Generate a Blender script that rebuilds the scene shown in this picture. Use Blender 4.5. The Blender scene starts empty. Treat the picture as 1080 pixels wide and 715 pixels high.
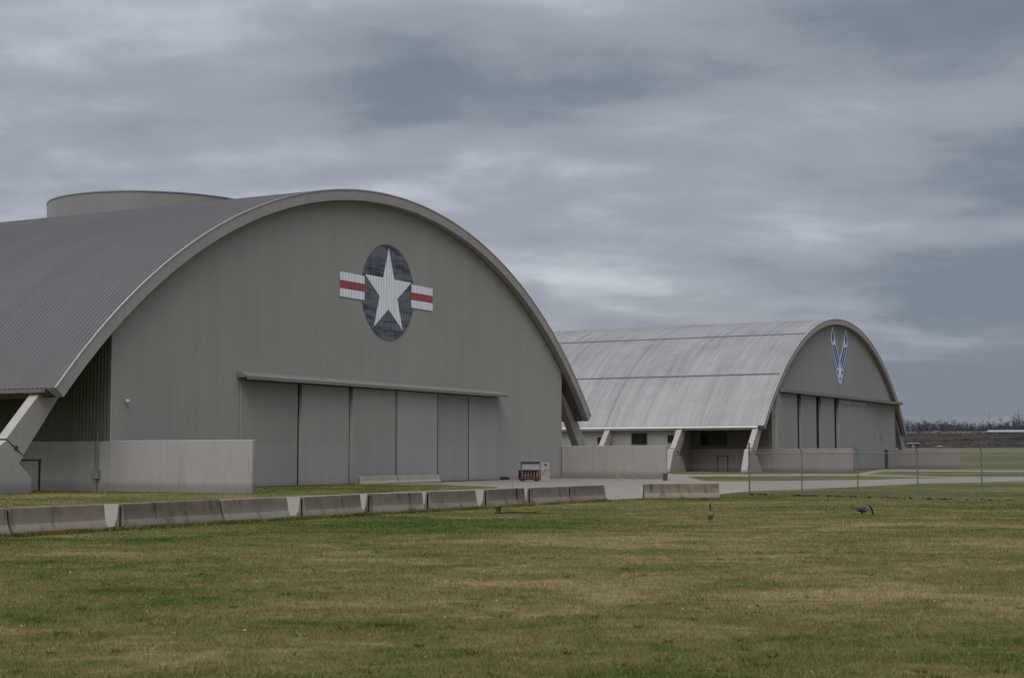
import bpy, math, random
import numpy as np
from mathutils import Vector
R = math.radians
rng = np.random.default_rng(7)
random.seed(7)
scene = bpy.context.scene
col = scene.collection

# ------------------------------------------------------------------ camera
EYE = 2.34
FPX, CX, CY, HOR = 1600.0, 540.0, 357.5, 480.0
TILT = math.atan2(HOR - CY, FPX)
cam = bpy.data.cameras.new('camera')
cam.sensor_fit = 'HORIZONTAL'; cam.sensor_width = 36; cam.lens = 36 * FPX / 1080
cam.clip_start = .1; cam.clip_end = 12000
co = bpy.data.objects.new('camera', cam); col.objects.link(co)
co.location = (0, 0, EYE); co.rotation_euler = (R(90) + TILT, 0, 0)
scene.camera = co

def gp(px, py, z=0.0):
    """survey helper: ground position of a point measured in the photograph"""
    x, y = px - CX, CY - py
    d = (x, FPX * math.cos(TILT) - y * math.sin(TILT), FPX * math.sin(TILT) + y * math.cos(TILT))
    s = (z - EYE) / d[2]
    return d[0] * s, d[1] * s

# ------------------------------------------------------------------ node helpers
class NT:
    def __init__(self, tree): self.t = tree; self.n = tree.nodes; self.l = tree.links
    def new(self, ty, **kw):
        nd = self.n.new(ty)
        for k, v in kw.items(): setattr(nd, k, v)
        return nd
    def link(self, a, b): self.l.new(a, b)
    def val(self, sock, v):
        if hasattr(v, 'is_linked') or isinstance(v, bpy.types.NodeSocket): self.link(v, sock)
        else: sock.default_value = v
    def math(self, op, a, b=0.0, c=0.0, clamp=False):
        nd = self.new('ShaderNodeMath', operation=op, use_clamp=clamp)
        self.val(nd.inputs[0], a); self.val(nd.inputs[1], b); self.val(nd.inputs[2], c)
        return nd.outputs[0]
    def mix(self, f, a, b, mode='MIX'):
        nd = self.new('ShaderNodeMix', data_type='RGBA', blend_type=mode)
        self.val(nd.inputs[0], f); self.val(nd.inputs[6], a); self.val(nd.inputs[7], b)
        return nd.outputs[2]
    def scale(self, vec, s):
        nd = self.new('ShaderNodeVectorMath', operation='MULTIPLY')
        self.link(vec, nd.inputs[0]); nd.inputs[1].default_value = s
        return nd.outputs[0]
    def noise(self, vec, scale, detail=4, rough=.55, dist=0.0, lac=2.0):
        nd = self.new('ShaderNodeTexNoise')
        self.link(vec, nd.inputs['Vector']); nd.inputs['Scale'].default_value = scale
        nd.inputs['Detail'].default_value = detail; nd.inputs['Roughness'].default_value = rough
        nd.inputs['Distortion'].default_value = dist
        return nd.outputs[0]
    def ramp(self, f, lo, hi, smooth=True):
        nd = self.new('ShaderNodeMapRange', interpolation_type='SMOOTHSTEP' if smooth else 'LINEAR')
        self.val(nd.inputs[0], f); nd.inputs[1].default_value = lo; nd.inputs[2].default_value = hi
        return nd.outputs[0]
    def bump(self, h, strength=.3, dist=.02):
        nd = self.new('ShaderNodeBump'); nd.inputs['Strength'].default_value = strength
        nd.inputs['Distance'].default_value = dist; self.link(h, nd.inputs['Height'])
        return nd.outputs[0]

def c4(c): return (c[0], c[1], c[2], 1)
def mul(c, k): return c4([x * k for x in c[:3]])

def material(name, rough=.7, metallic=0.0, spec=.3):
    m = bpy.data.materials.new(name); m.use_nodes = True
    t = NT(m.node_tree); b = t.n['Principled BSDF']
    b.inputs['Roughness'].default_value = rough; b.inputs['Metallic'].default_value = metallic
    b.inputs['Specular IOR Level'].default_value = spec
    return m, t, b

def obj_coord(t): return t.new('ShaderNodeTexCoord').outputs['Object']
def world_pos(t): return t.new('ShaderNodeNewGeometry').outputs['Position']

def plain(name, c, rough=.6, metallic=0.0, var=.18, scale=3.0, spec=.3):
    m, t, b = material(name, rough, metallic, spec)
    p = obj_coord(t)
    n = t.noise(p, scale, 5, .6)
    t.link(t.mix(t.ramp(n, .25, .75), mul(c, 1 - var), mul(c, 1 + var)), b.inputs['Base Color'])
    return m

def siding(name, c, low, seam=3.2, streak=.16):
    """painted vertical metal siding: vertical weather streaks, repainted lower band"""
    m, t, b = material(name, .62, 0, .25)
    p = obj_coord(t)
    big = t.noise(p, .12, 4, .6)
    st = t.noise(t.scale(p, (3.2, 3.2, .10)), 1.0, 5, .62)
    pan = t.noise(t.scale(p, (.85, .85, .07)), 1.0, 1, .3)
    sep = t.new('ShaderNodeSeparateXYZ'); t.link(p, sep.inputs[0])
    lo = t.math('LESS_THAN', sep.outputs[2], seam)
    base = t.mix(lo, c4(c), c4(low))
    k = t.math('ADD', t.math('MULTIPLY', t.math('SUBTRACT', st, .5), streak * 2.2),
               t.math('MULTIPLY', t.math('SUBTRACT', big, .5), .22))
    k = t.math('ADD', k, t.math('MULTIPLY', t.math('SUBTRACT', pan, .5), .12))
    k = t.math('ADD', k, 1.0)
    # dark paint seam line and splash dirt near the ground
    line = t.math('LESS_THAN', t.math('ABSOLUTE', t.math('SUBTRACT', sep.outputs[2], seam)), .035)
    k = t.math('MULTIPLY', k, t.math('SUBTRACT', 1.0, t.math('MULTIPLY', line, .09)))
    dirt = t.math('SUBTRACT', 1.0, t.ramp(t.math('ADD', sep.outputs[2], t.math('MULTIPLY', st, .6)), .1, 1.0))
    k = t.math('MULTIPLY', k, t.math('SUBTRACT', 1.0, t.math('MULTIPLY', dirt, .22)))
    t.link(t.mix(1.0, base, k, 'MULTIPLY'), b.inputs['Base Color'])
    return m

def concrete(name, c, rough=.85, rnd=False, streak=.35, joints=0, bump=.25, dirt_h=.25, blotch=.3, vj=0):
    m, t, b = material(name, rough, 0, .2)
    p = obj_coord(t)
    p0 = p
    if rnd:
        oi = t.new('ShaderNodeObjectInfo'); ad = t.new('ShaderNodeVectorMath', operation='ADD'); t.link(p, ad.inputs[0])
        cb = t.new('ShaderNodeCombineXYZ'); t.link(t.math('MULTIPLY', oi.outputs['Random'], 91.0), cb.inputs[0]); t.link(t.math('MULTIPLY', oi.outputs['Random'], 37.0), cb.inputs[1])
        t.link(cb.outputs[0], ad.inputs[1]); p = ad.outputs[0]
    big = t.noise(p, .35, 5, .65)
    mid = t.noise(p, 2.2, 6, .65)
    fine = t.noise(p, 26, 4, .6)
    st = t.noise(t.scale(p, (2.6, 2.6, .22)), 1.0, 5, .65)
    sep = t.new('ShaderNodeSeparateXYZ'); t.link(p0, sep.inputs[0])
    k = t.math('ADD', 1.0, t.math('MULTIPLY', t.math('SUBTRACT', big, .5), blotch))
    k = t.math('ADD', k, t.math('MULTIPLY', t.math('SUBTRACT', mid, .5), blotch))
    k = t.math('ADD', k, t.math('MULTIPLY', t.math('SUBTRACT', fine, .5), .25))
    k = t.math('SUBTRACT', k, t.math('MULTIPLY', t.ramp(st, .52, .78), streak))
    if rnd:
        k = t.math('MULTIPLY', k, t.math('ADD', .80, t.math('MULTIPLY', oi.outputs['Random'], .38)))
        up = t.math('MULTIPLY', t.ramp(t.math('ADD', sep.outputs[2], t.math('MULTIPLY', big, .35)), .45, .85), t.ramp(mid, .30, .62))
        k = t.math('MULTIPLY', k, t.math('SUBTRACT', 1.0, t.math('MULTIPLY', up, .38)))
    if dirt_h:
        d = t.math('SUBTRACT', 1.0, t.ramp(t.math('SUBTRACT', sep.outputs[2], t.math('MULTIPLY', mid, dirt_h)), -.05, dirt_h))
        k = t.math('MULTIPLY', k, t.math('SUBTRACT', 1.0, t.math('MULTIPLY', d, .35)))
    if vj:
        f = t.math('FRACT', t.math('DIVIDE', sep.outputs[1], vj))
        jl = t.math('LESS_THAN', f, .07 / vj)
        k = t.math('MULTIPLY', k, t.math('SUBTRACT', 1.0, t.math('MULTIPLY', jl, .11)))
        pn = t.new('ShaderNodeTexWhiteNoise', noise_dimensions='1D'); t.link(t.math('FLOOR', t.math('DIVIDE', sep.outputs[1], vj)), pn.inputs['W'])
        k = t.math('MULTIPLY', k, t.math('ADD', .955, t.math('MULTIPLY', pn.outputs[0], .09)))
    if joints:
        for a in (0, 1):
            f = t.math('FRACT', t.math('DIVIDE', sep.outputs[a], joints))
            jl = t.math('LESS_THAN', f, .05 / joints)
            k = t.math('MULTIPLY', k, t.math('SUBTRACT', 1.0, t.math('MULTIPLY', jl, .5)))
    t.link(t.mix(1.0, c4(c), k, 'MULTIPLY'), b.inputs['Base Color'])
    t.link(t.bump(t.math('ADD', mid, fine), bump, .02), b.inputs['Normal'])
    return m

def roof_metal(name, c, var=.3, lines=(), rough=.5, joint=None, grad=0.0):
    m, t, b = material(name, rough, 0.0, .35)
    p = obj_coord(t)
    s1 = t.noise(t.scale(p, (.05, 1.1, .05)), 1.0, 5, .65)
    s2 = t.noise(t.scale(p, (.12, 4.0, .12)), 1.0, 4, .6)
    s3 = t.noise(p, .09, 5, .6)
    s4 = t.noise(t.scale(p, (.5, .22, .5)), 1.0, 5, .7)
    k = t.math('ADD', 1.0, t.math('MULTIPLY', t.math('SUBTRACT', s1, .5), var * 1.4))
    k = t.math('ADD', k, t.math('MULTIPLY', t.math('SUBTRACT', s2, .5), var))
    k = t.math('ADD', k, t.math('MULTIPLY', t.math('SUBTRACT', s3, .5), var))
    k = t.math('ADD', k, t.math('MULTIPLY', t.math('SUBTRACT', s4, .5), var * .7))
    sep = t.new('ShaderNodeSeparateXYZ'); t.link(p, sep.inputs[0])
    if grad:   # paler toward the eaves
        k = t.math('ADD', k, t.math('MULTIPLY', t.math('SUBTRACT', 1.0, t.ramp(sep.outputs[2], 5, 20)), grad))
    if joint:
        jl = t.math('LESS_THAN', t.math('ABSOLUTE', t.math('SUBTRACT', sep.outputs[1], joint)), .25)
        k = t.math('MULTIPLY', k, t.math('SUBTRACT', 1.0, t.math('MULTIPLY', jl, .22)))
    t.link(t.mix(1.0, c4(c), k, 'MULTIPLY'), b.inputs['Base Color'])
    return m

def lawn_color(t, p, tan_bias=0.0):
    """patchy autumn lawn colour by world position"""
    big = t.noise(t.scale(p, (.06, .11, 0)), 1.0, 4, .6, .5)
    mid = t.noise(t.scale(p, (.38, .55, 0)), 1.0, 5, .62, .8)
    sml = t.noise(t.scale(p, (2.4, 3.0, 0)), 1.0, 5, .65, .4)
    f = t.math('ADD', t.math('MULTIPLY', big, .46), t.math('MULTIPLY', mid, .42))
    f = t.math('ADD', f, t.math('MULTIPLY', sml, .30))
    f = t.math('ADD', f, tan_bias)
    # the dry middle of the lawn and the lusher strip by the road, as the ground lies
    sp_ = t.new('ShaderNodeSeparateXYZ'); t.link(p, sp_.inputs[0])
    rd_ = t.math('SUBTRACT', sp_.outputs[1], t.math('MULTIPLY', sp_.outputs[0], 1.79))       # distance behind the barrier row direction
    lush = t.math('MULTIPLY', t.ramp(rd_, 44, 62), t.math('SUBTRACT', 1.0, t.ramp(rd_, 75, 95)))
    f = t.math('SUBTRACT', f, t.math('MULTIPLY', lush, .032))
    dry_ = t.math('MULTIPLY', t.ramp(sp_.outputs[0], -6, 6), t.math('MULTIPLY', t.ramp(sp_.outputs[1], 17, 25), t.math('SUBTRACT', 1.0, t.ramp(sp_.outputs[1], 40, 56))))
    f = t.math('ADD', f, t.math('MULTIPLY', dry_, .05))
    f = t.math('SUBTRACT', f, t.math('MULTIPLY', t.math('SUBTRACT', 1.0, t.ramp(sp_.outputs[1], 14, 21)), .03))
    a = t.mix(t.ramp(f, .475, .60), (.036, .068, .010, 1), (.118, .108, .034, 1))
    a = t.mix(t.ramp(f, .585, .72), a, (.245, .188, .086, 1))
    return a, f, sml

def lawn_material(name, blades=False, tan_bias=0.0, gain=1.0):
    m, t, b = material(name, .95, 0, .08)
    p = world_pos(t)
    c, f, sml = lawn_color(t, p, tan_bias)
    if blades:
        at = t.new('ShaderNodeAttribute', attribute_name='tint')
        sp = t.new('ShaderNodeSeparateColor'); t.link(at.outputs['Color'], sp.inputs[0])
        dry = t.math('GREATER_THAN', sp.outputs[0], .78)
        c = t.mix(t.math('MULTIPLY', dry, .55), c, (.26, .21, .10, 1))
        k = t.math('ADD', .80, t.math('MULTIPLY', sp.outputs[1], .95))
        c = t.mix(1.0, c, k, 'MULTIPLY')
        tr = t.new('ShaderNodeBsdfTranslucent'); t.link(c, tr.inputs[0])
        mx = t.new('ShaderNodeMixShader'); mx.inputs[0].default_value = .25
        t.link(c, b.inputs['Base Color'])
        t.link(b.outputs[0], mx.inputs[1]); t.link(tr.outputs[0], mx.inputs[2])
        t.link(mx.outputs[0], t.n['Material Output'].inputs[0])
    else:
        fine = t.noise(t.scale(p, (9, 9, 0)), 1.0, 5, .7)
        vf = t.noise(t.scale(p, (34, 34, 0)), 1.0, 3, .6)
        k = t.math('ADD', .80 * gain, t.math('MULTIPLY', t.math('SUBTRACT', fine, .5), .9))
        k = t.math('ADD', k, t.math('MULTIPLY', t.math('SUBTRACT', vf, .5), .7))
        t.link(t.mix(1.0, c, k, 'MULTIPLY'), b.inputs['Base Color'])
        t.link(t.bump(t.math('ADD', fine, t.math('MULTIPLY', sml, 2.0)), .6, .05), b.inputs['Normal'])
    return m

# ------------------------------------------------------------------ mesh helpers
class MB:
    def __init__(self): self.v = []; self.f = []; self.mi = []
    def add(self, vs, fs, mi=0):
        o = len(self.v); self.v += [tuple(map(float, x)) for x in vs]
        self.f += [tuple(i + o for i in f) for f in fs]; self.mi += [mi] * len(fs)
    def box(self, lo, hi, mi=0):
        (a, b, c), (d, e, f) = lo, hi
        self.add([(a,b,c),(d,b,c),(d,e,c),(a,e,c),(a,b,f),(d,b,f),(d,e,f),(a,e,f)],
                 [(3,2,1,0),(4,5,6,7),(0,1,5,4),(1,2,6,5),(2,3,7,6),(3,0,4,7)], mi)
    def prism(self, poly, axis, a, b, mi=0):
        """extrude a 2-D polygon along axis (0 x, 1 y, 2 z) from a to b"""
        n = len(poly)
        def pt(q, h):
            return {0: (h, q[0], q[1]), 1: (q[0], h, q[1]), 2: (q[0], q[1], h)}[axis]
        vs = [pt(q, a) for q in poly] + [pt(q, b) for q in poly]
        fs = [tuple(range(n))[::-1], tuple(range(n, 2 * n))] + [(i, (i + 1) % n, n + (i + 1) % n, n + i) for i in range(n)]
        self.add(vs, fs, mi)
    def tube(self, pts, r, n=8, mi=0, cap=True):
        pts = [Vector(p) for p in pts]; rs = r if isinstance(r, (list, tuple)) else [r] * len(pts)
        rings = []
        for i, p in enumerate(pts):
            d = (pts[min(i + 1, len(pts) - 1)] - pts[max(i - 1, 0)]).normalized()
            up = Vector((0, 0, 1)) if abs(d.z) < .95 else Vector((1, 0, 0))
            x = d.cross(up).normalized(); y = d.cross(x).normalized()
            rings.append([p + (x * math.cos(2 * math.pi * k / n) + y * math.sin(2 * math.pi * k / n)) * rs[i] for k in range(n)])
        vs = [q for r_ in rings for q in r_]; fs = []
        for i in range(len(pts) - 1):
            for k in range(n):
                fs.append((i*n+k, i*n+(k+1)%n, (i+1)*n+(k+1)%n, (i+1)*n+k))
        if cap: fs += [tuple(range(n))[::-1], tuple(range((len(pts)-1)*n, len(pts)*n))]
        self.add(vs, fs, mi)
    def sheet(self, poly, z): self.add([(x, y, z) for x, y in poly], [tuple(range(len(poly)))])
    def build(self, name, mat, parent=None, bevel=0, smooth=False, recalc=True):
        me = bpy.data.meshes.new(name); me.from_pydata(self.v, [], self.f)
        mats = mat if isinstance(mat, (list, tuple)) else [mat]
        for m in mats: me.materials.append(m)
        if len(mats) > 1: me.polygons.foreach_set('material_index', self.mi)
        if recalc:
            import bmesh
            bm = bmesh.new(); bm.from_mesh(me); bmesh.ops.recalc_face_normals(bm, faces=bm.faces); bm.to_mesh(me); bm.free()
        if smooth: me.polygons.foreach_set('use_smooth', [True] * len(me.polygons))
        me.update()
        o = bpy.data.objects.new(name, me); col.objects.link(o)
        if parent: o.parent = parent
        if bevel:
            b = o.modifiers.new('bevel', 'BEVEL'); b.width = bevel; b.segments = 2; b.limit_method = 'ANGLE'
        return o

def np_mesh(name, verts, faces, mat, parent=None, tint=None):
    me = bpy.data.meshes.new(name); k = faces.shape[1]
    me.vertices.add(len(verts)); me.vertices.foreach_set('co', verts.astype(np.float32).ravel())
    me.loops.add(faces.size); me.loops.foreach_set('vertex_index', faces.astype(np.int32).ravel())
    me.polygons.add(len(faces)); me.polygons.foreach_set('loop_start', np.arange(0, faces.size, k, dtype=np.int32))
    me.update(calc_edges=True); me.validate()
    if tint is not None:
        a = me.color_attributes.new('tint', 'FLOAT_COLOR', 'POINT'); a.data.foreach_set('color', tint.astype(np.float32).ravel())
    me.materials.append(mat)
    o = bpy.data.objects.new(name, me); col.objects.link(o)
    if parent: o.parent = parent
    return o

def grid_faces(nr, nc):
    i = np.arange(nr - 1)[:, None] * nc + np.arange(nc - 1)[None, :]
    i = i.ravel(); return np.stack([i, i + 1, i + nc + 1, i + nc], 1)

def tag(o, label, cat, group=None, kind=None):
    o['label'] = label; o['category'] = cat
    if group: o['group'] = group
    if kind: o['kind'] = kind
    return o
def structure(o): o['kind'] = 'structure'; return o
def stuff(o, label, cat): return tag(o, label, cat, kind='stuff')
def thing(name, loc, rz, label, cat, group=None):
    o = bpy.data.objects.new(name, None); col.objects.link(o); o.empty_display_size = .5
    o.location = loc; o.rotation_euler = (0, 0, rz); return tag(o, label, cat, group)
def copy_thing(o, label, loc, rz):
    n = o.copy(); col.objects.link(n); n['label'] = label; n.location = loc; n.rotation_euler = (0, 0, rz)
    for ch in list(o.children):
        c = ch.copy(); col.objects.link(c); c.parent = n
        for g in list(ch.children):
            d = g.copy(); col.objects.link(d); d.parent = c
    return n

# ------------------------------------------------------------------ palette
M = dict(
    siding1=siding('olive grey siding', (.312, .301, .264), (.317, .311, .280), streak=.075),
    siding2=siding('grey green siding', (.266, .262, .236), (.266, .262, .236), streak=.075),
    leaf_a=siding('door leaf paint', (.324, .313, .276), (.331, .325, .294), streak=.08),
    leaf_b=siding('door leaf paint older', (.290, .280, .244), (.297, .292, .262), streak=.08),
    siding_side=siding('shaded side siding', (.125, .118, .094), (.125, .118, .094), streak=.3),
    base1=concrete('painted concrete taupe', (.355, .330, .302), vj=3.66, streak=.20, dirt_h=.6, bump=.12, blotch=.20),
    base2=concrete('painted concrete pinkish', (.290, .250, .226), vj=2.9, streak=.16, dirt_h=.5, bump=.12, blotch=.18),
    fascia1=concrete('fascia taupe', (.345, .312, .285), streak=.12, dirt_h=0, bump=.15, blotch=.3),
    fascia2=concrete('fascia beige', (.345, .300, .262), streak=.12, dirt_h=0, bump=.15, blotch=.3),
    roof1=roof_metal('dark grey roof metal', (.070, .0655, .062), .36),
    roof2=roof_metal('silver grey roof metal', (.226, .216, .206), .62, joint=24.4, grad=.22),
    eave_pale=plain('pale eave flashing', (.70, .68, .66), .5, var=.08),
    trim=plain('pale edge trim', (.30, .27, .25), .6),
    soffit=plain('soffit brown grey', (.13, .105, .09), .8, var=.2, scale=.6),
    barrier=concrete('weathered barrier concrete', (.225, .188, .144), rnd=True, streak=1.0, dirt_h=.16, bump=.5, blotch=.6),
    barrier_pale=concrete('pale barrier concrete', (.33, .30, .24), streak=.3, dirt_h=.2, bump=.5, blotch=.5),
    road=concrete('old concrete paving', (.212, .184, .150), streak=0, joints=6.0, dirt_h=0, bump=.2, blotch=.35),
    dark=plain('black gap and shade', (.006, .006, .006), .9),
    steel=plain('galvanised steel', (.145, .152, .158), .6, .3, spec=.4),
    darksteel=plain('dark steel', (.035, .033, .032), .6),
    glass=plain('dark window glass', (.012, .014, .016), .12, spec=.6),
    white=plain('white paint', (.66, .66, .65), .6, var=.07, scale=1.2),
    red=plain('faded red paint', (.42, .062, .060), .65, var=.15, scale=1.5),
    blue=plain('royal blue paint', (.045, .072, .30), .6, var=.1),
    paleblue=plain('pale blue white paint', (.70, .76, .85), .6, var=.06),
    yellow=plain('safety yellow paint', (.33, .26, .06), .6, var=.12),
    redframe=plain('rusty red frame paint', (.075, .018, .014), .6, var=.3),
    bottle=plain('cream gas bottle', (.30, .20, .15), .5),
    greyp=plain('grey sheet metal', (.21, .205, .20), .6),
    orange=plain('orange plastic', (.48, .13, .03), .5),
    black=plain('black feathers', (.012, .011, .011), .7),
    brownf=plain('brown grey feathers', (.085, .068, .052), .8, var=.4, scale=18),
    palef=plain('pale breast feathers', (.20, .175, .145), .8, var=.2, scale=14),
    whitef=plain('white feathers', (.36, .35, .32), .8, var=.06),
)

# worn navy paint of the roundel disc
def rib_lines(t, p):
    sx_ = t.new('ShaderNodeSeparateXYZ'); t.link(p, sx_.inputs[0])
    fr = t.math('FRACT', t.math('DIVIDE', t.math('ADD', sx_.outputs[0], 100.0), .4))
    return t.math('SUBTRACT', 1.0, t.math('MULTIPLY', t.math('LESS_THAN', fr, .35), .20))
def ribbed_paint(name, c):
    m, t, b = material(name, .65, 0, .25); p = obj_coord(t)
    st = t.noise(t.scale(p, (4, 1, .5)), 1.0, 5, .65)
    k = t.math('MULTIPLY', rib_lines(t, p), t.math('ADD', .80, t.math('MULTIPLY', st, .4)))
    t.link(t.mix(1.0, c4(c), k, 'MULTIPLY'), b.inputs['Base Color']); return m
def roundel_blue():
    m, t, b = material('worn navy paint', .65, 0, .25)
    p = obj_coord(t)
    hz = t.noise(t.scale(p, (.30, .3, 1.9)), 1.0, 4, .62, .25)
    vt = t.noise(t.scale(p, (5.5, 1, .25)), 1.0, 3, .6)
    f = t.ramp(t.math('ADD', t.math('MULTIPLY', hz, .82), t.math('MULTIPLY', vt, .24)), .40, .60)
    c = t.mix(f, (.045, .056, .078, 1), (.165, .180, .195, 1))
    c = t.mix(1.0, c, rib_lines(t, p), 'MULTIPLY')
    t.link(c, b.inputs['Base Color']); return m
M['navy'] = roundel_blue(); M['emb_white'] = ribbed_paint('weathered white emblem paint', (.84, .85, .85)); M['emb_red'] = ribbed_paint('weathered red emblem paint', (.40, .085, .085))

# ------------------------------------------------------------------ hangars
PROF = (21.774 + EYE, -8.8555, -.7496, -.2564)
UE, UW, FV, LEN, TH = 38.4, 32.86, .75, 240.0, .82
def prof(u):
    q = (u / 30.0) ** 2
    return PROF[0] + PROF[1] * q + PROF[2] * q * q + PROF[3] * q ** 3
def dprof(u):
    s = u / 30.0
    return (2 * PROF[1] * s + 4 * PROF[2] * s ** 3 + 6 * PROF[3] * s ** 5) / 30.0
def inner(u, th=TH):
    d = dprof(u); k = np.sqrt(1 + d * d)
    return u + d / k * th, prof(u) - th / k
us = np.linspace(-UE, UE, 73)
uin, zin = inner(us)
def zin_at(u): return np.interp(u, uin, zin)

def corrugated(u0, u1, zlo, ztop_fn, v, pitch=.2, depth=.03):
    """vertical ribbed sheet in the plane y=v, facing -y"""
    n = max(1, int(round((u1 - u0) / pitch))); p = (u1 - u0) / n
    base = u0 + np.arange(n) * p
    U = np.concatenate([np.stack([base, base + .48 * p, base + .58 * p, base + .90 * p], 1).ravel(), [u1]])
    Vv = np.concatenate([np.tile([0, 0, -depth, -depth], n), [0]]) + v
    lo = np.stack([U, Vv, np.full_like(U, zlo)], 1); hi = np.stack([U, Vv, ztop_fn(U)], 1)
    vs = np.concatenate([lo, hi]); k = len(U); i = np.arange(k - 1)
    return vs, np.stack([i, i + 1, k + i + 1, k + i], 1)

def shell_roof(root, roofmat, fascia, pitch, depth):
    n = int(LEN / pitch); b = np.arange(n) * pitch
    V = np.concatenate([np.stack([b, b + pitch * .62, b + pitch * .70, b + pitch * .92], 1).ravel(), [LEN]]) + .06
    D = np.concatenate([np.tile([0, 0, depth, depth], n), [0]])
    d = dprof(us); k = np.sqrt(1 + d * d); nx, nz = -d / k, 1 / k
    X = us[:, None] + nx[:, None] * D[None, :]; Z = prof(us)[:, None] + nz[:, None] * D[None, :]
    Y = np.broadcast_to(V[None, :], X.shape)
    vs = np.stack([X, Y, Z], 2).reshape(-1, 3)
    o = np_mesh('roof', vs, grid_faces(len(us), len(V)), roofmat, root)
    # underside
    s = MB(); m = len(us)
    for i in range(m): s.v += [(uin[i], .1, zin[i]), (uin[i], LEN, zin[i])]
    s.f = [(2*i, 2*i+1, 2*i+3, 2*i+2) for i in range(m - 1)]
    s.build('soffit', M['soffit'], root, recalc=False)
    # front fascia band (solid, follows the arch)
    fb = MB()
    for i in range(m):
        fb.v += [(us[i], 0, prof(us[i])), (uin[i], 0, zin[i]), (us[i], .9, prof(us[i]) - .02), (uin[i], .62, zin[i] - .02)]
    for i in range(m - 1):
        a, b_ = 4 * i, 4 * (i + 1)
        fb.f += [(a, a+1, b_+1, b_), (a+1, a+3, b_+3, b_+1), (a, b_, b_+2, a+2)]
    for a in (0, 4 * (m - 1)): fb.f.append((a, a+1, a+3, a+2))
    fb.build('fascia', fascia, root)
    # raised metal edge trim along the top of the fascia
    tr = MB(); dd = dprof(us); kk = np.sqrt(1 + dd * dd)
    for i in range(m):
        ox, oz = -dd[i] / kk[i], 1 / kk[i]
        for (q, y) in ((.02, -.03), (.06, -.03), (.06, .12), (-.05, -.03)):
            tr.v.append((us[i] + ox * q, y, prof(us[i]) + oz * q))
    for i in range(m - 1):
        a, b_ = 4 * i, 4 * (i + 1)
        tr.f += [(a+3, a+1, b_+1, b_+3), (a+1, a+2, b_+2, b_+1)]
    tr.build('edge_trim', M['trim'], root, recalc=False)
    # eave gutters
    for sx in (-1, 1):
        g = MB(); e = sx * UE; ze = float(prof(UE)); ui = sx * float(uin[-1])
        g.prism([(e + sx * .02, ze - .02), (e + sx * .06, ze - .26), (ui, zin[-1] - .03), (ui - sx * .05, zin[-1] + .1)], 1, .93, LEN)
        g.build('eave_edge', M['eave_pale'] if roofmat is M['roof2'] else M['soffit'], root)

def hangar(name, loc, a, label, lib):
    root = thing(name, (*loc, 0), a, label, 'hangar', 'arched aircraft hangars')
    sid, base, fas, rf = lib['siding'], lib['base'], lib['fascia'], lib['roof']
    shell_roof(root, rf, fas, .4, .06)
    ztop = lambda u: zin_at(u) + .25
    vs, fs = corrugated(-UW, UW, 0, ztop, FV)
    np_mesh('front_wall', vs, fs, sid, root)
    bk = MB(); uu = np.linspace(-UE + 1, UE - 1, 40)
    bk.prism([(-UE + 1, 0)] + [(u, float(zin_at(u))) for u in uu] + [(UE - 1, 0)], 1, LEN - .5, LEN - .3)
    bk.build('back_wall', sid, root)
    for sx in (-1, 1):
        # ribbed side wall above a concrete base
        vs, fs = corrugated(0, 140, 3.22, lambda q: np.full_like(q, 10.9), 0, .3, .05)
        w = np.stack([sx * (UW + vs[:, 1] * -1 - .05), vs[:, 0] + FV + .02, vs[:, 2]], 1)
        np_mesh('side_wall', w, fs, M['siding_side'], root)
        b = MB(); b.box((min(sx * UW, sx * (UW + .12)), FV - .1, 0), (max(sx * UW, sx * (UW + .12)), 140, 3.25)); b.build('side_base', base, root)
        # wing wall continuing the base outward in front of the doors
        ww = MB(); ww.box((min(sx * (UW - .18), sx * (UW + .124)), -10.9, 0), (max(sx * (UW - .18), sx * (UW + .124)), FV - .104, 3.29))
        wing = ww.build('wing_wall', base, root, bevel=.03)
        if sx < 0: lib['wing'] = wing
        # inclined legs on hinged piers
        nl = 7 if sx < 0 else 3
        for k in range(nl):
            v0 = lib['legv'] + k * 11.4
            lg = MB(); lg.prism([(sx * 33.6, 9.75), (sx * 38.15, 6.2), (sx * 40.8, 3.35), (sx * 39.4, 2.35)], 1, v0, v0 + .8)
            leg = lg.build('leg', fas, root, bevel=.02)
            if lib['flare']:
                pp = [(40.85, 3.24), (39.45, 2.24), (38.8, 2.2), (37.0, .35), (37.0, 0), (42.9, 0), (42.9, .35), (41.5, 3.1)]
            else:
                pp = [(40.85, 3.24), (39.45, 2.24), (39.75, 1.85), (38.75, .95), (38.75, 0), (45.6, 0), (45.6, .35), (41.9, 2.55)]
            pr = MB(); pr.prism([(sx * q, z) for q, z in pp], 1, v0 - .05, v0 + .85)
            pier = pr.build('pier', fas if lib['flare'] else base, leg, bevel=.03)
            hg = MB()
            hg.tube([(sx * 40.1, v0 - .16, 2.80), (sx * 40.1, v0 + .96, 2.80)], .11, 10)
            hg.build('hinge_pin', M['darksteel'], leg)
        # fin wall and side rooms behind the second leg
        fn = MB(); f0 = lib['legv'] + 11.4 + .84
        fn.prism([(sx * (UW + .1), 0), (sx * 38.3, 0), (sx * 38.3, 5.8), (sx * (UW + .1), 10.4)], 1, f0, f0 + .3)
        fn.build('fin_wall', base, root)
        rm = MB(); x0, x1 = sorted((sx * 37.2, sx * 37.4))
        rm.box((x0, f0 + .32, 3.2), (x1, 120, 6.6)); rm.build('side_room_wall', M['siding2'], root)
        rb = MB(); x0, x1 = sorted((sx * 37.15, sx * 37.46)); rb.box((x0, f0 + .31, 0), (x1, 120, 3.198)); rb.build('side_room_base', base, root)
    return root

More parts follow.
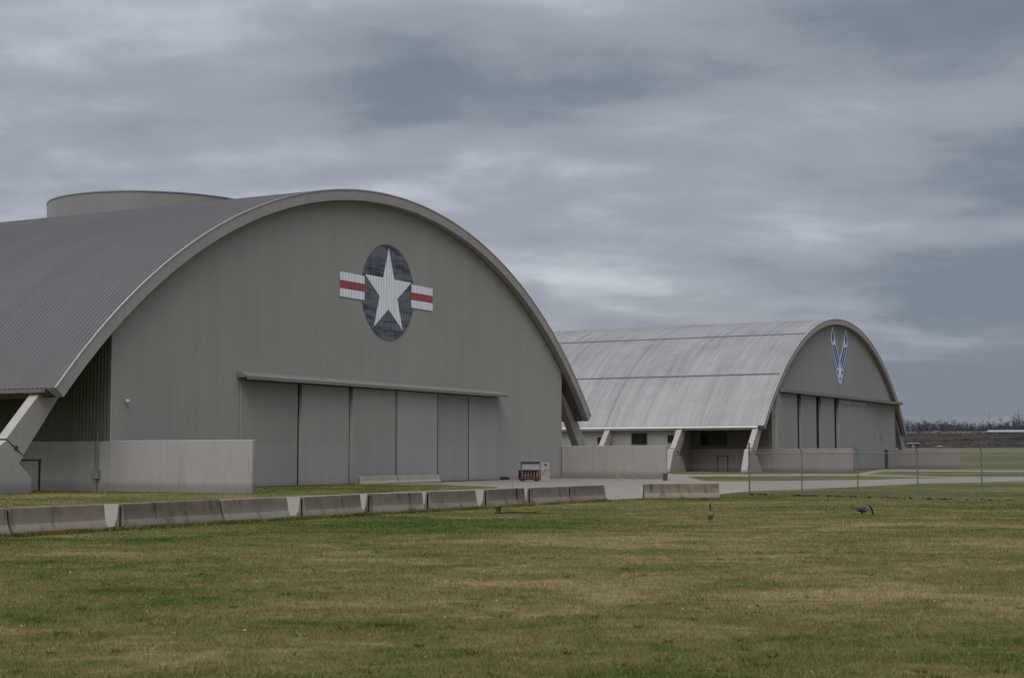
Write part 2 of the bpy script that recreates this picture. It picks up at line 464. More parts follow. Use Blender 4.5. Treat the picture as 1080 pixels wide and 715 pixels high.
def leaf(root, u0, u1, zt, vfront, mat, zb=.06, name='door_leaf', pitch=.2):
    """one sliding door leaf: ribbed face, with side and top edges"""
    vs, fs = corrugated(u0, u1, zb, lambda u: np.full_like(u, zt), vfront, pitch, .022)
    n = len(vs) // 2; vs = vs.tolist(); fs = fs.tolist()
    k = len(vs); d = FV - .04
    vs += [(u0, d, zb), (u0, d, zt), (u1, d, zb), (u1, d, zt), (u0, vfront, zb), (u0, vfront, zt), (u1, vfront, zb), (u1, vfront, zt)]
    fs += [[k+0, k+4, k+5, k+1], [k+2, k+3, k+7, k+6], [k+1, k+5, k+7, k+3]]
    return np_mesh(name, np.array(vs), np.array(fs), mat, root)

def flat(root, name, poly, v, mat, th=.02, holes=None):
    m = MB(); m.prism(poly, 1, v, v + th); return m.build(name, mat, root)

# ---- hangar one
A1, A2 = 1.07737152, 1.0641
C1, C2 = (-7.72692234 * 1.27, 127.0), (53.628, 244.675)
L1 = dict(siding=M['siding1'], base=M['base1'], fascia=M['fascia1'], roof=M['roof1'], legv=1.6, flare=False)
h1 = hangar('aircraft_hangar', C1, A1, 'nearer dark roofed arched hangar with white star and red striped bars over its doors', L1)
zt = 7.75
for (u0, u1, off) in ((-19.6, -12.7, .10), (-12.5, -6.12, .34), (-6.0, .34, .62), (.46, 7.15, .56), (7.25, 13.06, .30), (13.15, 18.9, .14)):
    leaf(h1, u0, u1, zt, FV - off, M['leaf_a'] if off in (.34, .56, .14) else M['leaf_b'])
for u, w, o in ((-12.6, .12, .08), (-6.06, .10, .32), (.54, .17, .568), (7.47, .26, .318), (13.27, .22, .160)):  # dark gaps, plus strips painting shade where a leaf stands behind its neighbour
    dg = MB(); dg.box((u - w, FV - o, .06), (u + w, FV - .032, zt)); dg.build('door_gap_shade', M['dark'], h1)
cn = MB()
cn.prism([(FV - .03, 8.42), (FV - .30, 8.38), (FV - 1.12, 8.05), (FV - 1.12, 7.82), (FV - .95, 7.80), (FV - .95, 7.98), (FV - .03, 7.96)], 0, -20.0, 19.2)
for u in np.arange(-18.9, 18.9, 2.6): cn.box((u, FV - .94, 7.78), (u + .12, FV - .05, 7.955))
cn.build('door_track_canopy', siding('canopy paint', (.205, .196, .165), (.2, .2, .17)), h1)
# emblem: disc, star and barred wings painted on thin plates over the ribs
emb = bpy.data.objects.new('star_emblem', None); col.objects.link(emb); emb.parent = h1; emb.location = (0, 0, 0)
EZ, ER, EVv = 16.03, 4.06, FV - .055
def eplate(name, poly, v, mat):
    return flat(emb, name, poly, v, mat, .012)
eplate('disc', [(ER * math.cos(2*math.pi*k/72), EZ + ER * math.sin(2*math.pi*k/72)) for k in range(72)], EVv, M['navy'])
st = []
for k in range(10):
    rr = 3.78 if k % 2 == 0 else 3.78 * .382
    st.append((rr * math.sin(math.pi * k / 5), EZ + rr * math.cos(math.pi * k / 5)))
ap = MB(); ap.add([(0, EVv - .018, EZ)] + [(x, EVv - .018, z) for x, z in st], [(0, 1 + k, 1 + (k + 1) % 10) for k in range(10)])
ap.build('star', M['emb_white'], emb, recalc=False)
for sx in (-1, 1):
    zt_, zb_ = EZ + 1.02, EZ - .98
    xi = 3.62; xo = 7.15; q = (zt_ - zb_) / 3
    for nm, z0, z1, mt in (('white_bar', zb_, zb_ + q, 'emb_white'), ('red_stripe', zb_ + q, zb_ + 2 * q, 'emb_red'), ('white_bar', zb_ + 2 * q, zt_, 'emb_white')):
        eplate(nm, [(sx * xi, z0), (sx * xo, z0), (sx * xo, z1), (sx * xi, z1)], EVv - .012, M[mt])
# wall lamp
lm = MB(); lm.box((-31.58, FV - .12, 5.82), (-31.42, FV - .036, 6.04)); lamp = lm.build('wall_lamp', M['greyp'], h1)
lm = MB(); lm.prism([(FV - .125, 6.0), (FV - .36, 5.90), (FV - .32, 5.80), (FV - .125, 5.81)], 0, -31.60, -31.40); lm.build('lamp_shade', M['white'], lamp)
# conduit and electrical box on the base wall, door in the recess
xw = -UW - .12
e = MB(); e.box((xw - .22, 1.40, .82), (xw - .003, 1.95, 1.42)); eb = e.build('electrical_box', M['greyp'], h1, bevel=.01)
for q, r_ in (([(xw - .07, 1.6, 1.42), (xw - .07, 1.6, 3.75)], .05), ([(xw - .07, 1.82, 1.42), (xw - .07, 1.82, 3.2)], .03), ([(xw - .07, 1.68, 0), (xw - .07, 1.68, .82)], .06)):
    e = MB(); e.tube(q, r_, 8); e.build('conduit', M['greyp'], eb)
def side_door(root, v0, v1, z1, mat):
    f = MB(); x = -UW - .12
    f.box((x - .07, v0 - .12, .02), (x - .003, v0, z1 + .12)); f.box((x - .07, v1, .02), (x - .003, v1 + .12, z1 + .12)); f.box((x - .10, v0 - .2, z1 + .123), (x - .003, v1 + .2, z1 + .21))
    d = MB(); d.box((x - .04, v0 + .003, .02), (x - .002, v1 - .003, z1 + .117)); o = d.build('door', mat, root)
    f.build('door_frame', M['darksteel'], o)
    h = MB(); h.tube([(x - .10, v0 + .12, 1.0), (x - .10, v0 + .25, 1.0)], .018, 6); h.build('handle', M['steel'], o)
side_door(h1, 6.8, 8.55, 1.86, M['base1'])

# ---- hangar two
L2 = dict(siding=M['siding2'], base=M['base2'], fascia=M['fascia2'], roof=M['roof2'], legv=.9, flare=True)
h2 = hangar('aircraft_hangar', C2, A2, 'farther pale silver roofed arched hangar with blue winged emblem under its peak', L2)
hd = MB()
hd.prism([(FV - .04, 12.0), (FV - 1.2, 11.86), (FV - 1.2, 11.40), (FV - .04, 11.36)], 0, -31.0, 34.3)
hd.build('door_header', siding('header paint', (.20, .195, .165), (.2, .2, .17)), h2, bevel=.02)
for (u0, u1, off) in ((-31.9, -23.1, .50), (-21.2, -14.1, .50), (-11.7, -4.85, .50), (-2.65, 5.0, .62), (5.12, 13.2, .58), (13.35, 18.7, .40), (18.85, 32.7, .16)):
    leaf(h2, u0, u1, 11.33, FV - off, M['siding2'])
for u0, u1 in ((-23.07, -21.22), (-14.07, -11.72), (-4.83, -2.67)):
    dg = MB(); dg.box((u0, FV - .12, .05), (u1, FV - .036, 11.33)); dg.build('door_gap_shade', M['dark'], h2)
for q0, q1 in ((-2.5, 4.9), (5.2, 12.4)):
    ps = MB(); ps.box((q0, FV - .70, 10.55), (q1, FV - .66, 11.2)); ps.build('pale_panel', M['trim'], h2)
dp = MB(); dp.box((25.3, FV - .42, 0), (26.7, FV - .24, 3.3)); dp.build('personnel_door', M['darksteel'], h2)
for q0, q1, z0, yy in ((17.6, 18.3, 5.2, .45), (22.4, 23.4, 5.0, .23)):
    tb = MB(); tb.box((q0, FV - yy, z0), (q1, FV - yy + .05, z0 + .9)); tb.build('vent', M['greyp'], h2)
# roof walkways along the roof
for u in (-18.4, -30.3):
    wk = MB(); d = float(dprof(u)); k = math.sqrt(1 + d * d); z0 = float(prof(u)); ox, oz = -d / k, 1 / k
    tx, tz = 1 / k, d / k
    P = lambda s, h: (u + tx * s + ox * h, z0 + tz * s + oz * h)
    wk.prism([P(-.13, .05), P(.13, .05), P(.13, .10), P(-.13, .10)], 1, .4, 200); wk.build('roof_walkway', plain('walkway grey', (.135, .128, .122), .8), h2)
# windows and door of the recessed bay
def side_window(root, u, v0, v1, z0, z1, frame=.08):
    w = MB(); w.box((u - .03, v0, z0), (u - .004, v1, z1)); o = w.build('window', M['glass'], root)
    f = MB()
    f.box((u - .07, v0 - frame, z0 - frame), (u - .003, v0, z1 + frame)); f.box((u - .07, v1, z0 - frame), (u - .003, v1 + frame, z1 + frame))
    f.box((u - .07, v0, z1), (u - .003, v1, z1 + frame)); f.box((u - .09, v0, z0 - frame), (u - .003, v1, z0))
    f.box((u - .06, (v0 + v1) / 2 - .03, z0), (u - .031, (v0 + v1) / 2 + .03, z1))
    f.build('window_frame', M['darksteel'], o)
side_window(h2, -UW - .12, 7.7, 11.5, 3.85, 5.5)
side_door(h2, 7.5, 8.9, 2.05, M['base2'])
side_window(h2, -37.46, 14.0, 14.8, 4.25, 5.15)
side_window(h2, -37.46, 18.2, 20.5, 4.05, 5.45)
side_window(h2, -37.46, 25.2, 26.0, 4.1, 4.9)
# winged emblem (wings, centre star with diamonds)
we = bpy.data.objects.new('winged_emblem', None); col.objects.link(we); we.parent = h2
def wplate(name, poly, v, mat): return flat(we, name, poly, v, mat, .012)
V0 = FV - .06
for sx in (-1, 1):
    S = lambda pts: [(sx * a, b) for a, b in pts]
    wplate('wing_outline', S([(3.6, 23.05), (4.35, 21.6), (4.45, 20.5), (4.0, 19.9), (2.45, 17.4), (.9, 15.95), (.02, 16.6), (.02, 17.75), (2.05, 20.2), (2.6, 21.4)]), V0, M['paleblue'])
    wplate('wing_feather', S([(3.55, 22.45), (4.02, 21.45), (4.05, 20.7), (3.35, 20.2), (2.95, 21.3)]), V0 - .02, M['blue'])
    wplate('wing_feather', S([(3.22, 19.95), (3.80, 19.95), (2.2, 17.55), (.95, 16.3), (.62, 16.72), (1.75, 17.95)]), V0 - .02, M['blue'])
    wplate('wing_feather', S([(2.30, 20.0), (2.95, 19.95), (1.45, 18.0), (.42, 16.85), (.22, 17.45), (.9, 18.3)]), V0 - .02, M['blue'])
wplate('star_outline', [(0, 16.5), (.6, 16.15), (1.75, 16.3), (1.9, 15.5), (1.0, 14.8), (.85, 14.3), (0, 13.7), (-.85, 14.3), (-1.0, 14.8), (-1.9, 15.5), (-1.75, 16.3), (-.6, 16.15)], V0 - .014, M['paleblue'])
for sx in (-1, 1): wplate('diamond', [(sx * .78, 15.95), (sx * 1.52, 16.05), (sx * 1.6, 15.6), (sx * .78, 15.1)], V0 - .03, M['blue'])
wplate('diamond', [(0, 15.05), (.42, 14.7), (0, 14.25), (-.42, 14.7)], V0 - .03, M['blue'])

# ------------------------------------------------------------------ silo behind
D = 228.0; sx0 = (163 - CX) / FPX * D
sl = thing('cylindrical_tower', (sx0, D, 0), 0, 'tall grey windowless cylindrical tower rising behind the nearer hangar roof', 'tower')
RS, HS = 16.1, 39.5
m = MB(); n = 160
ang = np.linspace(0, 2 * math.pi, n + 1)[:-1]
prt = MB()
prt.v = [(RS * math.cos(a), RS * math.sin(a), z) for z in (0, HS) for k, a in enumerate(ang)]
prt.f = [(k, (k + 1) % n, n + (k + 1) % n, n + k) for k in range(n)]
prt.build('wall', siding('tower siding', (.232, .225, .205), (.232, .225, .205), seam=-1, streak=.04), sl)
cp = MB(); cp.v = [(r * math.cos(a), r * math.sin(a), z) for (r, z) in ((RS + .05, HS - .15), (RS + .05, HS + .06), (RS - 1, HS + .06)) for a in ang]
for j in range(2):
    cp.f += [(j*n + k, j*n + (k + 1) % n, (j+1)*n + (k + 1) % n, (j+1)*n + k) for k in range(n)]
cp.f.append(tuple(range(2 * n, 3 * n))); cp.build('roof_rim', plain('tower rim', (.15, .15, .135), .6), sl)

# ------------------------------------------------------------------ terrain
def smooth(x): x = np.clip(x, 0, 1); return x * x * (3 - 2 * x)
def terrain_z(x, y):
    s = .5 * x + .866 * y - 260.0
    z = np.where(s > 40, (np.minimum(s, 252) - 40) * .0228, 0.0)
    z = z + 6.6 * smooth((s - 252) / 112) + 4.2 * smooth((s - 380) / 260)
    wob = np.sin(x * .031 + 1.3) * np.sin(y * .027) * .9 * smooth((s - 250) / 60)
    return z + wob
gx = np.concatenate([np.linspace(-4000, -420, 14), np.linspace(-400, 600, 126), np.linspace(650, 4000, 14)])
gy = np.concatenate([np.linspace(-600, -20, 10), np.linspace(0, 1100, 160), np.linspace(1150, 6000, 16)])
GX, GY = np.meshgrid(gx, gy)
GZ = terrain_z(GX, GY)

def ground_material():
    m, t, b = material('lawn and field', .95, 0, .08)
    p = world_pos(t)
    c, f, sml = lawn_color(t, p)
    fine = t.noise(t.scale(p, (9, 9, 0)), 1.0, 5, .7); vf = t.noise(t.scale(p, (34, 34, 0)), 1.0, 3, .6)
    sep = t.new('ShaderNodeSeparateXYZ'); t.link(p, sep.inputs[0])
    k = t.math('ADD', .80, t.math('MULTIPLY', t.math('SUBTRACT', fine, .5), .9))
    k = t.math('ADD', k, t.math('MULTIPLY', t.math('SUBTRACT', vf, .5), .7))
    c = t.mix(1.0, c, k, 'MULTIPLY')
    s = t.math('SUBTRACT', t.math('ADD', t.math('MULTIPLY', sep.outputs[0], .5), t.math('MULTIPLY', sep.outputs[1], .866)), 260.0)
    # far field: strips of pale straw and green
    band = t.noise(t.scale(p, (.012, .022, 0)), 1.0, 4, .6)
    fld = t.mix(t.ramp(t.math('ADD', band, t.math('MULTIPLY', f, .5)), .6, .95), (.068, .074, .030, 1), (.125, .108, .058, 1))
    fld = t.mix(t.ramp(s, 130, 200), fld, (.115, .105, .066, 1))
    c = t.mix(t.ramp(s, -20, 30), c, fld)
    bn = t.noise(t.scale(p, (.05, .09, .3)), 1.0, 6, .7)
    bank = t.mix(t.ramp(bn, .35, .7), (.022, .020, .016, 1), (.060, .047, .038, 1))
    c = t.mix(t.ramp(s, 243, 252), c, bank)
    c = t.mix(t.ramp(s, 372, 385), c, (.085, .078, .06, 1))
    t.link(c, b.inputs['Base Color'])
    t.link(t.bump(t.math('ADD', fine, t.math('MULTIPLY', sml, 2.0)), .6, .05), b.inputs['Normal'])
    return m
gm = ground_material()
ground = structure(np_mesh('ground', np.stack([GX, GY, GZ], 2).reshape(-1, 3), grid_faces(len(gy), len(gx)), gm))
ground.data.polygons.foreach_set('use_smooth', [True] * len(ground.data.polygons))

front_edge = [(-160, 574), (0, 562), (60, 559), (120, 555.5), (310, 544), (450, 536.5), (640, 527.2), (700, 524.2), (760, 521), (791, 518), (905, 513.3), (968, 510), (1080, 507.5), (1300, 503)]
FE = np.array([gp(*p) for p in front_edge])
def sheet(name, px, z, mat):
    s = MB(); s.sheet([gp(*p) for p in px], z); return structure(s.build(name, mat, recalc=False))
back = [(1300, 500.5), (1080, 503.2), (968, 504.4), (906, 506), (770, 507.4), (742, 507.2), (728, 503.4), (716, 500.8), (704, 499), (690, 496), (592, 495), (430, 499), (200, 504), (-160, 512)]
ca, sa = math.cos(A1), math.sin(A1)
fe_, bk_ = [gp(*p) for p in front_edge], [gp(*p) for p in back]
s = MB(); s.sheet([(fe_[0][0] - 45 * ca, fe_[0][1] - 45 * sa)] + fe_ + bk_[:-1] + [(-46, 97), (-62, 62), (fe_[0][0] - 45 * ca - 11, fe_[0][1] - 45 * sa + 6)], .004); structure(s.build('road', M['road'], recalc=False))
sheet('path', [(712, 502.3), (905, 501.7), (968, 503.1), (1005, 503.9), (1080, 502.9), (1080, 502.2), (1000, 502.6), (940, 501), (905, 499.9), (840, 499.9), (806, 500.3), (712, 500.2)], .008, M['road'])
sheet('path', [(898, 500.6), (914, 500.4), (932, 497.3), (1000, 497.4), (1300, 498.8), (1300, 496.6), (1000, 495.6), (945, 494.6), (926, 495.2)], .012, M['road'])
isl_px = [(-160, 545), (0, 536.6), (120, 531), (310, 523.2), (388, 520), (450, 517.6), (500, 515.6), (522, 514.8), (526, 514.3), (518, 513.5), (495, 512.6), (462, 511.2), (378, 510.4), (375, 508), (240, 509), (100, 513), (-160, 519)]
isl = [gp(*p) for p in isl_px]
isl[-1] = (-50, 84); isl[0] = (isl[1][0] - 26 * math.cos(A1), isl[1][1] - 26 * math.sin(A1)); isl.insert(0, (-70, 52))
s = MB(); s.sheet(isl, .016); structure(s.build('grass_island', gm, recalc=False))

# ------------------------------------------------------------------ grass blades (nobody could count them)
def blades(name, n, zmin, zmax, power, h0, h1, w0, clip, label, zb=0.0, mat=None):
    u = rng.random(n)
    y = (zmin ** (1 - power) + u * (zmax ** (1 - power) - zmin ** (1 - power))) ** (1 / (1 - power)) if power != 1 else zmin * (zmax / zmin) ** u
    x = (rng.random(n) * 2 - 1) * (.46 * y + 2)
    k = clip(x, y); x, y = x[k], y[k]; n = len(x)
    d = np.hypot(x, y)
    # uneven sward: thin and tall tufts from a cheap sum of sines
    pt = .5 + .17 * (np.sin(x * 1.9 + 2 * np.sin(y * .8)) + np.sin(y * 2.3 + 1.7 * np.sin(x * 1.1)) + np.sin(x * 6.1 + 3 * np.sin(y * 2.9)) * np.sin(y * 5.3 + 2 * np.sin(x * 3.7)))
    h = (h0 + (h1 - h0) * rng.random(n)) * (.60 + .75 * pt ** 2)
    w = w0 * np.maximum(1.0, d / 18) * (.7 + .6 * rng.random(n))
    a = rng.random(n) * 2 * np.pi; la = rng.random(n) * 2 * np.pi; ln = h * (.3 + .9 * rng.random(n))
    cx, cy = np.cos(a) * w * .5, np.sin(a) * w * .5
    z0 = np.full(n, zb - .004)
    P0 = np.stack([x - cx, y - cy, z0], 1); P1 = np.stack([x + cx, y + cy, z0], 1)
    P2 = np.stack([x + np.cos(la) * ln, y + np.sin(la) * ln, zb + h], 1)
    vs = np.stack([P0, P1, P2], 1).reshape(-1, 3); fs = np.arange(3 * n).reshape(-1, 3)
    t = np.zeros((n, 4)); t[:, 0] = rng.random(n); t[:, 1] = rng.random(n); t[:, 3] = 1
    return stuff(np_mesh(name, vs, fs, mat, tint=np.repeat(t, 3, 0)), label, 'grass')
bm_ = lawn_material('grass blades', True)
edge = lambda x, y: y < np.interp(x, FE[:, 0], FE[:, 1]) - .05
blades('lawn_grass', 660000, 13.5, 95, 1.25, .022, .075, .0075, edge, 'short patchy green and straw coloured lawn grass in the foreground', mat=bm_)
IP = np.array(isl)
def inside(x, y):
    r = np.zeros(len(x), bool); j = len(IP) - 1
    for i in range(len(IP)):
        (xi, yi), (xj, yj) = IP[i], IP[j]
        r ^= ((yi > y) != (yj > y)) & (x < (xj - xi) * (y - yi) / (yj - yi + 1e-12) + xi); j = i
    return r
def in_island(x, y):
    dx, dy = x - C1[0], y - C1[1]
    v = -dx * math.sin(A1) + dy * math.cos(A1); u = dx * math.cos(A1) + dy * math.sin(A1)
    return inside(x, y) & ((v < FV - .6) | (u < -UW - .3))
blades('island_grass', 160000, 50, 130, 1.0, .04, .09, .007, in_island, 'greener short grass between the road and the nearer hangar', zb=.016, mat=bm_)

wy = 14.5 * (48 / 14.5) ** rng.random(170); wx = (rng.random(170) * 2 - 1) * .37 * wy
kw = edge(wx, wy + 1); wx, wy = wx[kw], wy[kw]; nb_ = 26
wr = .05 + .13 * rng.random(len(wx)) ** 2
BX = np.repeat(wx, nb_); BY = np.repeat(wy, nb_); BR = np.repeat(wr, nb_); m_ = len(BX)
a_ = rng.random(m_) * 6.283; r_ = BR * rng.random(m_) ** .5; bx_, by_ = BX + np.cos(a_) * r_, BY + np.sin(a_) * r_
hh = .03 + .045 * rng.random(m_); a2 = rng.random(m_) * 6.283; w_ = .007 + .008 * rng.random(m_)
vs = np.stack([np.stack([bx_ - np.cos(a2) * w_, by_ - np.sin(a2) * w_, hh * 0], 1), np.stack([bx_ + np.cos(a2) * w_, by_ + np.sin(a2) * w_, hh * 0], 1), np.stack([bx_ + np.cos(a_) * hh * .8, by_ + np.sin(a_) * hh * .8, hh], 1)], 1).reshape(-1, 3)
wt = np.zeros((m_, 4)); wt[:, 0] = np.repeat(rng.random(len(wx)), nb_); wt[:, 1] = rng.random(m_) * .5 + .08; wt[:, 3] = 1
stuff(np_mesh('lawn_tufts', vs, np.arange(3 * m_).reshape(-1, 3), bm_, tint=np.repeat(wt, 3, 0)), 'scattered taller tufts and weeds standing out of the mown lawn', 'grass')
def foot_grass(n):
    a_, b_ = np.array(gp(-120, 574)), np.array(gp(640, 528.5))
    k = rng.random(n) ** 1.3; o = rng.normal(size=n) * .10 - .02
    d_ = (b_ - a_) / np.linalg.norm(b_ - a_); nn = np.array([d_[1], -d_[0]])
    p = a_ + (b_ - a_) * k[:, None] + nn * (o[:, None] + .06); return p[:, 0], p[:, 1]
n_ = 42000; fx, fy = foot_grass(n_); cl_ = np.sin(fx * 3.1) + np.sin(fx * 7.7 + 2) * .7 > rng.random(n_) * 2.2 - 1.6
fx, fy = fx[cl_], fy[cl_]; n_ = len(fx); hh = .05 + .11 * rng.random(n_) ** 1.6; aa = rng.random(n_) * 6.283; la_ = rng.random(n_) * 6.283; w_ = .012 + .01 * rng.random(n_)
vs = np.stack([np.stack([fx - np.cos(aa) * w_, fy - np.sin(aa) * w_, hh * 0], 1), np.stack([fx + np.cos(aa) * w_, fy + np.sin(aa) * w_, hh * 0], 1), np.stack([fx + np.cos(la_) * hh * .6, fy + np.sin(la_) * hh * .6, hh], 1)], 1).reshape(-1, 3)
tt = np.zeros((n_, 4)); tt[:, 0] = rng.random(n_); tt[:, 1] = rng.random(n_) * .7; tt[:, 3] = 1
stuff(np_mesh('verge_grass', vs, np.arange(3 * n_).reshape(-1, 3), bm_, tint=np.repeat(tt, 3, 0)), 'longer unmown grass along the foot of the concrete barrier row', 'grass')

# fallen leaves, droppings and thatch scraps
def flakes(name, n, pos, size, mat, label, cat, lift=.05):
    x, y = pos(n); n = len(x); s = size * (.5 + rng.random(n)); a = rng.random(n) * 2 * np.pi
    q = []
    for k in range(4):
        b = a + k * np.pi / 2 + rng.random(n) * .5
        q.append(np.stack([x + np.cos(b) * s, y + np.sin(b) * s * .7, .012 + rng.random(n) * lift], 1))
    vs = np.stack(q, 1).reshape(-1, 3); fs = np.arange(4 * n).reshape(-1, 4)
    return stuff(np_mesh(name, vs, fs, mat), label, cat)
def scatter(n):
    y = 14 * (60 / 14) ** rng.random(n); x = (rng.random(n) * 2 - 1) * .36 * y; return x, y
flakes('fallen_leaves', 150, scatter, .016, plain('pale dead leaf', (.30, .26, .19), .8, var=.3), 'pale dead leaves scattered over the lawn', 'leaves')
flakes('brown_leaves', 110, scatter, .02, plain('brown dead leaf', (.060, .032, .020), .8, var=.3), 'dark brown dead leaves scattered over the lawn', 'leaves')

# ------------------------------------------------------------------ concrete barriers
def barrier_mesh(L, mat):
    prof_ = [(-.30, 0), (.30, 0), (.30, .08), (.165, .33), (.09, .80), (.07, .82), (-.07, .82), (-.09, .80), (-.165, .33), (-.30, .08)]
    m = MB(); m.prism(prof_, 0, -L / 2, L / 2)
    # lifting slots along the bottom read as dark notches
    return m
def place_barrier(p0, p1, label, mat, yaw_jit=0, group='concrete barriers along the lawn edge', sink=0.0, back=.31):
    (x0, y0), (x1, y1) = p0, p1
    L = math.hypot(x1 - x0, y1 - y0); a = math.atan2(y1 - y0, x1 - x0)
    n = (-math.sin(a), math.cos(a))
    o = thing('concrete_barrier', ((x0 + x1) / 2 + n[0] * back, (y0 + y1) / 2 + n[1] * back, -sink), a + yaw_jit, label, 'barrier', group)
    o.rotation_euler = (random.uniform(-.012, .012), random.uniform(-.006, .006), a + yaw_jit)
    bo = barrier_mesh(L, mat).build('body', mat, o, bevel=.02)
    for s_ in (-1, 1):
        sl_ = MB(); sl_.box((min(s_ * L / 2, s_ * (L / 2 + .012)), -.035, .10), (max(s_ * L / 2, s_ * (L / 2 + .012)), .035, .74)); sl_.build('end_slot', M['dark'], o)
    for q in (-.28, .28):
        ft = MB(); ft.box((q * L - .2, -.3035, .004), (q * L + .2, -.297, .052)); ft.build('lifting_slot', M['darksteel'], o)
    return o
# the row is straight; ends measured along it
r0, r1 = np.array(gp(60, 562.8)), np.array(gp(620, 529.6)); rd = (r1 - r0) / np.linalg.norm(r1 - r0)
r0 = r0 + np.array([-rd[1], rd[0]]) * .31
def along(px):
    k = (px - CX) / FPX          # where the sight line at this bearing crosses the row
    t = (k * r0[1] - r0[0]) / (rd[0] - k * rd[1]); return r0 + rd * t
labels = ['leftmost concrete barrier of the row, cut off by the picture edge',
          'second barrier from the left in the row, below the pier and side door',
          'third barrier from the left in the row, below the electrical box',
          'dark streaked barrier fourth in the row, below the free end of the taupe wing wall',
          'fifth barrier from the left in the row, below the first dark door gap',
          'sixth barrier from the left in the row, below the middle door leaves',
          'seventh barrier in the row, below the right of the two pale barriers',
          'eighth barrier in the row, with a goose grazing at its foot',
          'ninth barrier in the row, below the red bottle rack',
          'last barrier at the far right end of the row, slightly turned with a pale chip']
ends = [(-80, 7.5), (11.5, 109.5), (130, 230.5), (234, 302), (319.5, 378.5), (390, 443.5), (451.5, 500), (512.5, 550.5), (558.5, 597), (602, 634)]
for (a, b), lb in zip(ends, labels):
    i = ends.index((a, b))
    place_barrier(along(a), along(b), lb, M['barrier'], yaw_jit=random.uniform(-.012, .012) + (-.05 if i == 9 else 0), back=0.0)
place_barrier(gp(681, 526.6), gp(760, 526.0), 'separate concrete barrier standing square to the view, right of the gap in the row', M['barrier'])
def door_block(u0, u1, label):
    ca, sa = math.cos(A1), math.sin(A1); v = -.9
    o = place_barrier((C1[0] + ca * u0 - sa * v, C1[1] + sa * u0 + ca * v), (C1[0] + ca * u1 - sa * v, C1[1] + sa * u1 + ca * v), label, M['barrier_pale'], group='pale barriers by the hangar door', back=0.0)
    o.scale = (1, 1, .82)
door_block(-6.6, -1.15, 'left one of two long pale barriers parked against the hangar door')
door_block(-.95, 5.65, 'right one of two long pale barriers parked against the hangar door')

# ------------------------------------------------------------------ chain link fence
F0 = np.array([13.9, 89.2]); FD = np.array([10.15, -11.2]); FL = float(np.linalg.norm(FD)); FD /= FL
PITCH = FL / 4; NP = 8
fa = math.atan2(FD[1], FD[0])
fence = thing('chain_link_fence', (F0[0], F0[1], 0), fa, 'grey chain link fence crossing the lawn in front of the farther hangar', 'fence')
for k in range(NP):
    p = MB(); h = 3.05 if k == 0 else 2.62; r_ = .055 if k == 0 else .038
    p.tube([(k * PITCH, 0, -.1), (k * PITCH, 0, h)], r_, 10)
    if k == 0: p.tube([(0, 0, h), (0, 0, h + .05)], [.065, .02], 10)
    else: p.tube([(k * PITCH, 0, h - .06), (k * PITCH, -.22, h + .2)], .022, 6)
    p.build('post', M['steel'], fence)
Lf = PITCH * (NP - 1)
p = MB(); p.tube([(0, 0, 2.45), (Lf, 0, 2.45)], .024, 8); p.build('top_rail', M['steel'], fence)
for k, (yy, zz) in enumerate(((-.05, 2.62), (-.12, 2.70), (-.2, 2.79))):
    p = MB(); p.tube([(0, yy, zz)] + [(i * PITCH, yy, zz) for i in range(1, NP)], .005, 4); p.build('barbed_wire', M['steel'], fence)
# woven mesh: diagonal wires as thin strips
vs, fs = [], []; step = .075; Hm = 2.42; w = .0028
q = np.arange(-Hm, Lf, step)
for x0 in q:
    for dirn in (1, -1):
        a0, a1 = x0, x0 + Hm
        z0, z1 = (.03, Hm) if dirn == 1 else (Hm, .03)
        if a0 < 0: z0 = z0 + (z1 - z0) * (0 - a0) / Hm; a0 = 0
        if a1 > Lf: z1 = z0 + (z1 - z0) * (Lf - a0) / (a1 - a0); a1 = Lf
        b = len(vs); yy = .027 + .004 * dirn
        vs += [(a0, yy, z0 - w), (a0, yy, z0 + w), (a1, yy, z1 + w), (a1, yy, z1 - w)]; fs.append((b, b+1, b+2, b+3))
np_mesh('wire_mesh', np.array(vs), np.array(fs), M['steel'], fence)
def fence_leaves(n):
    s_ = rng.random(n) * (Lf + .5); cl = np.sin(s_ * 2.1) + np.sin(s_ * 5.3 + 1) + .6 * np.sin(s_ * 11)
    k = cl > rng.random(n) * 2 - .7; s_ = s_[k]; o = (rng.normal(size=len(s_)) * .22) - .15
    return F0[0] + FD[0] * s_ - FD[1] * o, F0[1] + FD[1] * s_ + FD[0] * o
flakes('leaf_litter', 900, fence_leaves, .055, plain('leaf litter', (.045, .026, .016), .9, var=.4, scale=9), 'dark brown leaf litter blown against the foot of the fence', 'leaves', .13)

# ------------------------------------------------------------------ bollards, rack, small boxes
def bollard(px, py, h, label):
    x, y = gp(px, py)
    b = MB(); b.tube([(0, 0, -.1), (0, 0, h - .06), (0, 0, h - .015), (0, 0, h)], [.085, .085, .06, .02], 12)
    o = b.build('bollard', M['yellow'], smooth=False); o.location = (x, y, 0)
    return tag(o, label, 'bollard', 'yellow bollards by the wing wall')
bollard(651.2, 506.6, .95, 'tallest yellow bollard, leftmost in front of the right wing wall')
bollard(667.2, 506.0, .92, 'yellow bollard second from the left before the right wing wall')
bollard(690, 503.9, .80, 'short yellow bollard nearest the free end of the right wing wall')
x, y = gp(701.7, 506.8)
b = MB(); b.box((-.2, -.16, 0), (.2, .16, .62)); b.box((-.26, -.2, .62), (.26, .2, .68)); o = b.build('utility_box', plain('brown box paint', (.09, .06, .045), .7), bevel=.01)
o.location = (x, y, 0); tag(o, 'small brown utility box beside the end of the right wing wall', 'box')
x, y = gp(532.5, 506.0)
b = MB(); b.prism([(-.55, 0), (.55, 0), (.5, .22), (.2, .3), (-.5, .3)], 1, -.2, .2); o = b.build('wheel_chock', M['darksteel'], bevel=.01)
